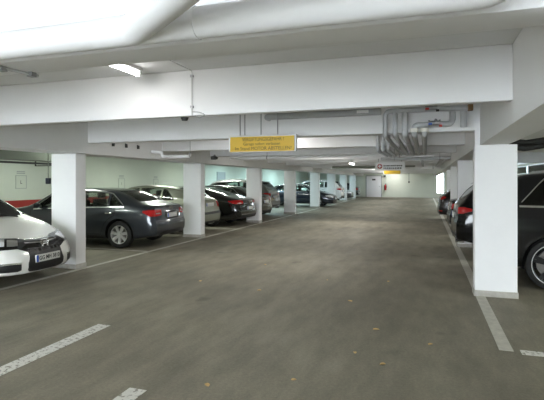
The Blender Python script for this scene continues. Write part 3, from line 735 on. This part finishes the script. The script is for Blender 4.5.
    def wheels(c):
        sp = c.sp; R_ = sp['R']; W = c.W; rim_m = M[sp.get('rim', 'alloy')]; n = sp.get('spokes', 7); k = sp.get('rr', .70)
        me_t = me_r = me_h = me_b = None
        for xw in sp['wheels']:
            for s in (-1, 1):
                loc = (xw - c.L / 2, s * (W / 2 - .125), R_)
                if me_t is None:
                    bm = bmesh.new(); lathe(bm, [(-.10, R_ * k), (-.105, R_ * .86), (-.085, R_ * .975), (-.05, R_), (.05, R_), (.085, R_ * .975), (.108, R_ * .86), (.10, R_ * k)], 44)
                    o = finish(bm, 'wheel', M['rubber'], c.root, 40); me_t = o.data
                    bm = bmesh.new(); r = R_ * k
                    lathe(bm, [(-.09, r * .93), (-.09, r * 1.0), (.095, r * 1.0), (.103, r * .99), (.10, r * .93), (.05, r * .90)], 44)
                    for q in range(n):
                        for dq in ((-.10, .10) if sp.get('twin') else (0,)):
                            a = 2 * PI * (q + .25) / n + dq * 1.1; ca, sa = math.cos(a), math.sin(a); a2 = a - dq * .55
                            w0, w1 = (.030, .024) if sp.get('twin') else (r * .13, r * .17 * 5 / n + .012)
                            P = []
                            for rad, wd, yy, an in ((r * .16, w0, .072, a2), (r * .95, w1, .088, a)):
                                cx, cz = rad * math.cos(an), rad * math.sin(an); tx, tz = -math.sin(an), math.cos(an)
                                for ys in (yy - .03, yy):
                                    for sg in (-1, 1): P.append(bm.verts.new((cx + sg * wd * tx, ys, cz + sg * wd * tz)))
                            for f in ((0, 1, 3, 2), (4, 6, 7, 5), (0, 2, 6, 4), (1, 5, 7, 3), (2, 3, 7, 6), (0, 4, 5, 1)): bm.faces.new([P[i] for i in f])
                    rm = [rim_m]
                    o2 = finish(bm, 'rim', rm, o, 35); me_r = o2.data
                    bm = bmesh.new(); cyl(bm, (0, .04, 0), (0, .082, 0), r * .2, 20); o3 = finish(bm, 'hub_cap', rim_m, o, 35); me_h = o3.data
                    bm = bmesh.new(); cyl(bm, (0, -.02, 0), (0, .02, 0), r * .72, 28); o4 = finish(bm, 'brake_disc', M['brake'], o, 35); me_b = o4.data
                    if sp.get('rimring'):
                        bm = bmesh.new(); lathe(bm, [(.095, r * .955), (.106, r * .965), (.106, r * .995), (.095, r * 1.0)], 44); o5 = finish(bm, 'rim_edge', M['alloy'], o, 35); me_e = o5.data
                else:
                    o = bpy.data.objects.new('wheel', me_t); COL.objects.link(o); o.parent = c.root
                    for nm, me in (('rim', me_r), ('hub_cap', me_h), ('brake_disc', me_b)) + ((('rim_edge', me_e),) if sp.get('rimring') else ()):
                        q = bpy.data.objects.new(nm, me); COL.objects.link(q); q.parent = o
                o.location = loc; o.rotation_euler = (0, 0, 0 if s > 0 else PI)
    def plate(c, end, z, wd=.52, txt=None, y=0.):
        fr = (end,); hs = [c.hit(fr, y + d, z + e) for d in (-.24, 0, .24) for e in (-.05, .05)]; hs = [h[0].x for h in hs if h]
        sg = 1 if end == 'front' else -1
        x = (max(hs) if sg > 0 else min(hs)) + sg * .004
        e = empty('license_plate', (x - c.L / 2, y, z), 0 if sg > 0 else PI); e.parent = c.root
        boxobj('plate_board', (-.02, -wd / 2, -.055), (.008, wd / 2, .055), M['plate'], e, .002)
        boxobj('euro_band', (-.01, -wd / 2 + .004, -.051), (.0095, -wd / 2 + .045, .051), M['plate_blue'], e)
        if txt:
            text('plate_lettering', txt, .088, M['ink'], e, (.0095, .022, 0), (PI / 2, 0, PI / 2), width=wd - .075, bold=.0012)
        return e
    def exhaust(c, ys, z=.30, oval=1.6):
        for y in ys:
            bm = bmesh.new(); lathe(bm, [(-.06, .04), (.10, .04), (.10, .033), (-.06, .033)], 18)
            for v in bm.verts: v.co = Vector((v.co.y + .06, y + v.co.x * oval, z + v.co.z))
            c.add(bm, 'exhaust_tip', M['chrome'])
    def star(c, end, y, z, r):
        h = c.hit((end,), y, z)
        if not h: return
        sg = 1 if end == 'front' else -1; x = h[0].x + sg * .012; bm = bmesh.new()
        tube(bm, [(x, y + r * math.cos(a), z + r * math.sin(a)) for a in np.linspace(0, 2 * PI, 25)], r * .1, 6)
        for k in range(3):
            a = PI / 2 + k * 2 * PI / 3; cyl(bm, (x, y, z), (x, y + r * math.cos(a), z + r * math.sin(a)), r * .16, 6, r * .05)
        c.add(bm, 'emblem', M['chrome'])

def scaled(pts, k=1., dz=0.): return [(a * k, b + dz) for a, b in pts]
REAR = [(.15, .16), (.30, .03), (.42, .0), (.58, .0), (.66, .035), (.80, .05), (1.0, .09), (1.1, .10), (2, .10)]
FRONT2 = [(.15, .10), (.25, .02), (.33, 0), (.45, .01), (.55, .05), (.62, .085), (.72, .16), (.82, .24), (1.0, .3), (2, .3)]
FRONT = [(.15, .10), (.25, .02), (.36, 0), (.50, .0), (.62, .02), (.72, .08), (.82, .17), (1.0, .25), (2, .25)]

def gen_rear(c, z_lamp=(.80, .94), cl=(-.20, .26), plate_z=.74, lamp='tail_red', valance=True, strip=False):
    for s in (-1, 1):
        c.patch('tail_light', ('rc', s), [(cl[0], z_lamp[0] + .05, z_lamp[1] - .01), (cl[0] * .3, z_lamp[0], z_lamp[1]), (cl[1] * .6, z_lamp[0], z_lamp[1]), (cl[1], z_lamp[0] + .02, z_lamp[1] - .02)], M[lamp], .012, .03)
    if valance: c.patch('rear_valance', ('rear',), [(-.62, .30, .37), (-.5, .29, .40), (.5, .29, .40), (.62, .30, .37)], M['black_plastic'], .006, .03)
    pl = [(-.33, plate_z - .09, plate_z + .09), (.33, plate_z - .09, plate_z + .09)]
    c.patch('plate_recess', ('rear',), pl, M['black_plastic'], .002, .02)
    c.plate('rear', plate_z)

# -- dark blue saloon
def d_saloon(c):
    for s in (-1, 1):
        lp = c.patch('tail_light', ('rc', s), [(-.22, .855, .90), (-.08, .765, .92), (.14, .765, .92), (.25, .785, .905)], M['tail_red'], .010, .03)
        c.patch('reverse_lamp', ('rc', s), [(.06, .815, .842), (.20, .818, .842)], M['tail_clear'], .014, .01, parent=lp)
    c.patch('plate_recess', ('rear',), [(-.34, .68, .87), (.34, .68, .87)], M['gloss_black'], .003, .02)
    c.patch('rear_spoiler', ('rear',), [(-.60, .975, 1.0), (.60, .975, 1.0)], c.pm, .02, .05, nv=2)
    c.patch('bumper_gap', ('rear',), [(-.72, .625, .637), (.72, .625, .637)], M['liner'], .002, .02, nv=1)
    c.patch('rear_valance', ('rear',), [(-.62, .30, .38), (-.5, .29, .40), (.5, .29, .40), (.62, .30, .38)], M['black_plastic'], .006, .03)
    c.plate('rear', .765)
    h = c.hit(('rear',), 0, .93); bm = bmesh.new(); x = h[0].x - .008
    for k in range(4):
        y = -.075 + .05 * k; tube(bm, [(x, y + .033 * math.cos(a), .935 + .033 * math.sin(a)) for a in np.linspace(0, 2 * PI, 17)], .005, 6)
    c.add(bm, 'emblem', M['chrome'])
    c.exhaust((-.55, -.45), .29, 1.)
    for s in (-1, 1): c.patch('headlight', ('fc', s), [(-.30, .66, .72), (-.1, .60, .74), (.2, .58, .70)], M['head_glass'], .008, .03)
    c.patch('grille', ('front',), [(-.38, .34, .68), (.38, .34, .68)], M['gloss_black'], .006, .03)
SALOON = dict(L=4.70, W=1.83, R=.325, wheels=(.93, 3.76), cabin=(.55, 3.45), zf=.72,
    top=[(0, 1.0), (.08, 1.03), (.22, 1.05), (.40, 1.075), (.80, 1.235), (1.25, 1.37), (2.05, 1.43), (2.75, 1.385), (3.25, 1.17), (3.6, 1.0), (4.2, .90), (4.5, .82), (4.63, .76), (4.7, .70)],
    sh=[(0, .90), (.3, .95), (.9, .965), (2.2, .935), (3.3, .89), (3.8, .84), (4.3, .74), (4.7, .60)], rear=REAR, front=FRONT,
    windows=[(.84, 1.20, .80, .04, 1.3), (1.27, 2.12, .82, .04), (2.22, 3.30, .82, .04, 0, 1.5)], screen=(1.04, 1.355, .62, .52), rearwin=(1.10, 1.345, .56, .48),
    doors=[(1.05, 2.17), (2.18, 3.40)], mirror=3.12, seat=(2.3, 1.22), dash=3.0, spokes=7, rim='alloy', rr=.68, chrome=True, detail=d_saloon)

# -- white hatchback nose-in to the lane
def d_white_hatch(c):
    # black band with grille, lamps, lower intake
    c.patch('grille_band', ('front',), [(-.66, .655, .715), (-.45, .575, .712), (-.33, .53, .705), (0, .52, .70), (.33, .53, .705), (.45, .575, .712), (.66, .655, .715)], M['gloss_black'], .006, .03, nv=8)
    for z, dz in ((.575, .014), (.655, .018)):
        c.patch('grille_bar', ('front',), [(-.34, z + .0, z + dz), (0, z - .02, z - .02 + dz), (.34, z, z + dz)], M['chrome' if z > .6 else 'black_plastic'], .012, .01, nv=1)
    for s in (-1, 1):
        hl = c.patch('headlight', ('fc', s), [(-.44, .73, .775), (-.25, .65, .775), (-.05, .60, .755), (.20, .595, .73), (.32, .615, .705)], M['gloss_black'], .010, .03, nv=8)
        c.patch('lamp_glass', ('fc', s), [(-.38, .715, .763), (-.22, .67, .762), (-.06, .645, .748), (.04, .645, .735)], M['head_glass'], .016, .02, parent=hl)
        c.patch('lamp_reflector', ('fc', s), [(.07, .64, .725), (.15, .635, .715), (.21, .635, .70)], M['chrome'], .016, .02, parent=hl)
    c.patch('lower_intake', ('front',), [(-.38, .27, .36), (-.34, .245, .56), (-.2, .235, .57), (.2, .235, .57), (.34, .245, .56), (.38, .27, .36)], M['black_plastic'], .006, .04, nv=8)
    for s in (-1, 1):
        fg = c.patch('fog_lamp', ('fc', s, 35), [(-.16, .33, .36), (-.06, .285, .385), (.22, .275, .385), (.27, .29, .38)], M['black_plastic'], .008, .03)
        c.patch('lamp_trim', ('fc', s, 35), [(-.10, .385, .40), (0, .39, .412), (.27, .386, .405)], M['chrome'], .014, .02, nv=1, parent=fg)
    c.patch('bumper_lip', ('front',), [(-.72, .205, .225), (0, .20, .222), (.72, .205, .225)], M['black_plastic'], .006, .02, nv=2)
    c.plate('front', .42, .52, 'GG MH 3810')
    h = c.hit(('front',), 0, .62); x = h[0].x + .022; bm = bmesh.new(); k = 1.45
    for pa in ([(x, -.058 * k, .62 + .048 * k), (x, -.044 * k, .62 - .048 * k), (x, .044 * k, .62 - .048 * k), (x, .058 * k, .62 + .048 * k), (x, -.058 * k, .62 + .048 * k)],
               [(x, -.034 * k, .62 + .045 * k), (x, -.022 * k, .62), (x, -.030 * k, .62 - .045 * k)], [(x, .034 * k, .62 + .045 * k), (x, .022 * k, .62), (x, .030 * k, .62 - .045 * k)], [(x, -.024 * k, .62), (x, .024 * k, .62)]):
        tube(bm, pa, .0095, 8, .01)
    c.add(bm, 'emblem', M['chrome'])
    for s in (-1, 1):
        bm = bmesh.new(); p = c.hit(('top',), 3.46, s * .35)[0]; q = c.hit(('top',), 3.28, s * .35 - .5)[0]
        cyl(bm, p + Vector((0, 0, .015)), q + Vector((0, 0, .02)), .011, 6); c.add(bm, 'wiper', M['black_plastic'])
    gen_rear(c, (.85, 1.0))
HATCH = dict(L=4.30, W=1.77, R=.315, wheels=(.78, 3.38), cabin=(.35, 3.40), zf=.74, fw=.68,
    top=[(0, .98), (.06, 1.03), (.30, 1.20), (.55, 1.33), (.80, 1.41), (1.6, 1.47), (2.25, 1.445), (2.8, 1.31), (3.44, 1.0), (3.85, .91), (4.08, .835), (4.22, .765), (4.3, .70)],
    sh=[(0, .90), (.4, .985), (1.0, .98), (2.2, .92), (3.2, .85), (3.6, .825), (4.0, .74), (4.3, .60)], rear=REAR, front=FRONT2, fpts=(.60, .80, .93),
    windows=[(.62, 1.0, .78, .05, 1.2), (1.06, 1.85, .82, .04), (1.93, 3.12, .82, .04, 0, 1.7)], screen=(1.015, 1.40, .66, .54), rearwin=(1.07, 1.37, .54, .46),
    doors=[(1.0, 1.88), (1.89, 3.02)], mirror=2.78, seat=(1.95, 1.0), dash=2.7, spokes=5, detail=d_white_hatch)

# -- olive silver car
def d_olive(c):
    for s in (-1, 1):
        lp = c.patch('tail_light', ('rc', s), [(-.16, .80, .93), (-.05, .76, .97), (.10, .76, .97), (.15, .78, .95)], M['tail_red'], .010, .03)
    c.patch('plate_recess', ('rear',), [(-.34, .78, .95), (.34, .78, .95)], c.pm, .004, .02)
    c.plate('rear', .865)
    c.patch('bumper_strip', ('rear',), [(-.76, .57, .64), (.76, .57, .64)], M['black_plastic'], .012, .03, nv=2)
    c.patch('rear_valance', ('rear',), [(-.62, .30, .36), (.62, .30, .36)], M['black_plastic'], .006, .03)
    for s in (-1, 1): c.patch('headlight', ('fc', s), [(-.28, .66, .74), (.2, .60, .72)], M['head_glass'], .008, .03)
OLIVE = dict(HATCH, L=4.45, W=1.76, wheels=(.88, 3.50), cabin=(.50, 3.35), R=.31,
    top=[(0, 1.02), (.05, 1.05), (.22, 1.10), (.5, 1.27), (.85, 1.39), (1.3, 1.45), (1.9, 1.47), (2.45, 1.42), (2.95, 1.22), (3.4, 1.03), (3.95, .93), (4.3, .82), (4.45, .74)],
    sh=[(0, .90), (.4, .97), (1.0, .975), (2.2, .94), (3.2, .89), (3.7, .86), (4.1, .78), (4.45, .66)],
    windows=[(.80, 1.22, .80, .05, 1.0), (1.28, 2.0, .82, .04), (2.08, 3.12, .82, .04, 0, 1.7)], screen=(1.07, 1.385, .60, .52), rearwin=(1.12, 1.38, .55, .46),
    doors=[(1.12, 2.03), (2.04, 3.16)], mirror=2.95, seat=(2.1, 1.15), dash=2.85, fw=.78, rw=.88, detail=d_olive, spokes=6)

# -- black coupe saloon
def d_coupe(c):
    for s in (-1, 1):
        lp = c.patch('tail_light', ('rc', s), [(-.30, .875, .90), (-.12, .80, .93), (.16, .79, .925), (.26, .80, .90)], M['tail_red'], .010, .03)
        c.patch('reverse_lamp', ('rc', s), [(-.02, .81, .835), (.2, .81, .835)], M['tail_clear'], .014, .01, parent=lp)
    c.patch('plate_recess', ('rear',), [(-.36, .56, .72), (.36, .56, .72)], M['black_plastic'], .003, .02)
    c.plate('rear', .64); c.star('rear', 0, .85, .05)
    c.patch('rear_valance', ('rear',), [(-.70, .30, .42), (.70, .30, .42)], M['black_plastic'], .006, .03)
    c.patch('bumper_trim', ('rear',), [(-.72, .425, .445), (.72, .425, .445)], M['chrome'], .008, .02, nv=1)
    c.exhaust((-.56, .56), .36, 2.2)
    for s in (-1, 1): c.patch('headlight', ('fc', s), [(-.28, .64, .70), (.22, .56, .68)], M['head_glass'], .008, .03)
COUPE = dict(SALOON, L=4.94, W=1.88, R=.335, wheels=(1.10, 3.98), cabin=(.75, 3.60),
    top=[(0, .955), (.06, .99), (.3, 1.03), (.6, 1.09), (1.1, 1.23), (1.7, 1.36), (2.4, 1.405), (2.95, 1.36), (3.4, 1.15), (3.75, .99), (4.4, .88), (4.72, .80), (4.87, .73), (4.94, .68)],
    sh=[(0, .87), (.4, .945), (1.0, .975), (2.2, .95), (3.4, .88), (4.0, .82), (4.5, .72), (4.94, .58)],
    windows=[(1.20, 2.35, .80, .035, 1.6), (2.43, 3.42, .82, .035, 0, 1.6)], screen=(1.03, 1.335, .63, .53), rearwin=(1.09, 1.33, .58, .49),
    doors=[(1.5, 2.38), (2.39, 3.5)], mirror=3.2, seat=(2.35, 1.5), dash=3.1, twin=True, spokes=5, rw=.82, detail=d_coupe, glass=('glass', 'glass_dark'))

# -- tall off-roaders / SUVs
def d_suv(c):
    for s in (-1, 1):
        lp = c.patch('tail_light', ('rc', s), [(-.20, .99, 1.04), (-.06, .94, 1.07), (.12, .93, 1.07), (.24, .94, 1.05)], M['tail_red'], .010, .03)
    c.patch('plate_recess', ('rear',), [(-.36, .80, .97), (.36, .80, .97)], M['black_plastic'], .003, .02)
    c.plate('rear', .88); c.star('rear', 0, 1.03, .05) if c.sp.get('star') else None
    c.patch('rear_valance', ('rear',), [(-.72, .34, .52), (.72, .34, .52)], M['black_plastic'], .006, .03)
    c.patch('bumper_trim', ('rear',), [(-.66, .44, .46), (.66, .44, .46)], M['chrome'], .010, .02, nv=1)
    c.patch('roof_spoiler', ('rear',), [(-.56, 1.50, 1.535), (.56, 1.50, 1.535)], c.sp.get('spoiler') or c.pm, .06, .14, nv=2)
    c.exhaust((-.58, .58), .36, 2.)
    for s in (-1, 1):
        c.patch('headlight', ('fc', s), [(-.30, .84, .90), (-.1, .78, .92), (.2, .76, .88)], M['head_glass'], .008, .03)
        rl = [c.hit(('top',), x, s * .60)[0] + Vector((0, 0, .035)) for x in np.linspace(.95, 2.85, 9)]
        rl = [rl[0] - Vector((0.05, 0, .035))] + rl + [rl[-1] + Vector((.05, 0, -.035))]
        bm = bmesh.new(); tube(bm, rl, .016, 8); c.add(bm, 'roof_rail', M[c.sp.get('rail', 'alloy')])
        for xw in c.sp['wheels']:
            R_ = c.sp['R']
            cols = []
            for a in np.linspace(.25, PI - .25, 17): cols.append((xw - (R_ + .07) * math.cos(a), R_ + .01 + (R_ + .045) * math.sin(a), R_ + .01 + (R_ + .085) * math.sin(a)))
            c.patch('wheel_arch_trim', ('side', s), cols, M['gloss_black'], .006, .02, nv=1)
    c.patch('grille', ('front',), [(-.45, .60, .86), (.45, .60, .86)], M['gloss_black'], .006, .03)
SUV = dict(L=4.66, W=1.90, R=.375, wheels=(.92, 3.79), cabin=(.30, 3.50), zf=.86, sz=.14, rw=.88, fw=.82,
    top=[(0, 1.13), (.05, 1.18), (.22, 1.38), (.42, 1.53), (.62, 1.59), (1.7, 1.655), (2.4, 1.62), (2.75, 1.54), (3.15, 1.32), (3.5, 1.15), (4.1, 1.05), (4.45, .96), (4.6, .88), (4.66, .82)],
    sh=[(0, 1.04), (.4, 1.12), (1.2, 1.11), (2.4, 1.07), (3.4, 1.02), (3.9, .97), (4.4, .86), (4.66, .72)],
    zb=[(0, .40), (.6, .30), (3.9, .28), (4.66, .30)],
    rear=[(.2, .14), (.42, .02), (.55, 0), (.72, .0), (.82, .03), (1.0, .05), (1.15, .07), (2, .07)], front=[(.2, .10), (.4, .02), (.5, 0), (.75, .0), (.85, .06), (1.0, .14), (2, .2)],
    windows=[(.52, 1.18, .80, .045, .9), (1.26, 2.05, .82, .045), (2.13, 3.22, .82, .045, 0, 1.6)], screen=(1.20, 1.57, .66, .56), rearwin=(1.20, 1.50, .58, .50),
    doors=[(1.15, 2.08), (2.09, 3.3)], mirror=3.0, seat=(2.2, 1.15), dash=2.9, spokes=5, twin=True, chrome=True, detail=d_suv, glass=('glass', 'glass_dark'))

BRONZE = dict(SALOON)
SUV2 = dict(SUV)
DARKSUV = dict(SUV, star=False, rw=.84)
FARSALOON = dict(SALOON)
WHITESUV = dict(SUV, spoiler=M['black_plastic'], star=False)
FARHATCH = dict(OLIVE)
BLACKSUV = dict(SUV, rim='alloy_dark', rimring=True, star=True, rr=.80, wheels=(.94, 3.79), top=scaled(SUV['top'], 1, .115), sh=scaled(SUV['sh'], 1, .09), zf=.92)
def d_dark_hatch(c):
    for s in (-1, 1):
        lp = c.patch('tail_light', ('rc', s), [(-.14, .93, .98), (-.04, .88, 1.0), (.12, .88, 1.0), (.2, .90, .98)], M['tail_red'], .010, .03)
        c.patch('bumper_reflector', ('rc', s), [(-.05, .42, .45), (.2, .42, .45)], M['tail_red'], .010, .02)
        c.patch('headlight', ('fc', s), [(-.28, .68, .74), (.2, .62, .72)], M['head_glass'], .008, .03)
    c.patch('plate_recess', ('rear',), [(-.34, .72, .90), (.34, .72, .90)], M['black_plastic'], .003, .02)
    c.plate('rear', .81)
    c.patch('rear_valance', ('rear',), [(-.62, .30, .40), (.62, .30, .40)], M['black_plastic'], .006, .03)
    c.patch('roof_spoiler', ('rear',), [(-.52, 1.36, 1.385), (.52, 1.36, 1.385)], c.pm, .05, .12, nv=2)
    c.exhaust((-.5, .5), .30, 1.5)
BLACKHATCH = dict(HATCH, detail=d_dark_hatch)
def left(spec, label, col, rear_x, y, metal=.45, rough=.3, group=None, nose=False, yaw=0.):
    c = Car(spec); pm = col if not isinstance(col, tuple) else paint('car_paint', col, metal, rough)
    h = spec['L'] / 2      # rear_x, y: the middle of the end nearest the lane
    c.build(label, group, pm, (rear_x - h * math.cos(yaw), y - h * math.sin(yaw)), yaw if nose else PI + yaw)
def right(spec, label, col, rear_x, y, metal=.45, rough=.3, yaw=0.):
    c = Car(spec); pm = paint("car_paint", col, metal, rough, .0)
    c.build(label, None, pm, (rear_x + spec['L'] / 2, y), yaw)

left(HATCH, 'white hatchback with black grille facing the lane beside the nearest left pillar', (.80, .80, .77), -5.66, 5.84, 0., .25, nose=True, yaw=math.radians(4))
left(SALOON, 'dark blue grey saloon parked tail to the lane behind the first pillar', (.032, .038, .049), -6.04, 10.32, .45, .28, yaw=math.radians(4.5))
left(OLIVE, 'olive silver older car with its tail right of the second pillar', (.25, .26, .205), -6.40, 13.25, .4, .42)
left(COUPE, 'shiny black coupe saloon with wide red tail lamps before the third pillar', (.006, .006, .007), -6.05, 15.75, .0, .12)
left(BRONZE, 'dark bronze saloon just beyond the third pillar, partly behind the black coupe', (.035, .033, .027), -6.22, 18.15, .5, .25)
left(SUV2, 'grey off-roader with red tail lamps before the fourth pillar', (.16, .16, .15), -6.55, 20.35, .5, .3)
left(FARSALOON, 'dark navy saloon with its nose towards the lane, crossing behind the fifth pillar', (.012, .018, .035), -5.35, 29.0, .3, .25, nose=True)
left(WHITESUV, 'white off-roader with black spoiler, tail to the lane beyond the sixth pillar', (.78, .79, .80), -5.75, 34.2, 0., .25)
left(FARSALOON, 'dark grey car nose to the lane beyond the seventh pillar', (.05, .05, .052), -5.8, 39.3, .4, .25, nose=True)
left(FARHATCH, 'dark hatchback farthest down the left row, beyond the eighth pillar', (.03, .03, .035), -5.9, 44.3, .4, .25)
right(BLACKSUV, 'black off-roader with black five spoke wheels right of the wide pillar', (.008, .008, .009), .84, 8.62, .0, .12)
right(DARKSUV, 'black tall car with red tail lamps seen between the first two right pillars', (.004, .004, .005), .60, 11.0, .0, .1)
right(FARSALOON, 'dark saloon tail just showing between the second and third right pillars', (.02, .02, .022), .70, 15.7, .3, .25)
right(BLACKHATCH, 'dark hatchback with red lamps far down the right row, beyond the third right pillar', (.02, .018, .018), .52, 20.2, .3, .25)

# ------------------------------------------------------------------ daylight, camera, view
wd = bpy.data.worlds.new('daylight'); scene.world = wd; wd.use_nodes = True
bg = wd.node_tree.nodes['Background']; bg.inputs[0].default_value = (.86, .94, 1, 1); bg.inputs[1].default_value = 14.0
cd = bpy.data.cameras.new('camera'); cam = bpy.data.objects.new('camera', cd); COL.objects.link(cam); scene.camera = cam
F = 466.
cd.sensor_width = 36; cd.sensor_fit = 'HORIZONTAL'; cd.lens = F / 544 * 36; cd.shift_y = -19 / 544; cd.clip_start = .02; cd.clip_end = 200
cam.location = (0, 0, 1.6); cam.rotation_euler = (PI / 2, 0, math.radians(18.2))
vs_ = scene.view_settings; vs_.view_transform = 'Standard'; vs_.look = 'None'; vs_.gamma = 1; vs_.exposure = .5; vs_.use_curve_mapping = False
scene.cycles.use_denoising = True
scene.cycles.max_bounces = 10; scene.cycles.diffuse_bounces = 6; scene.cycles.transparent_max_bounces = 24
scene.cycles.sample_clamp_indirect = 8
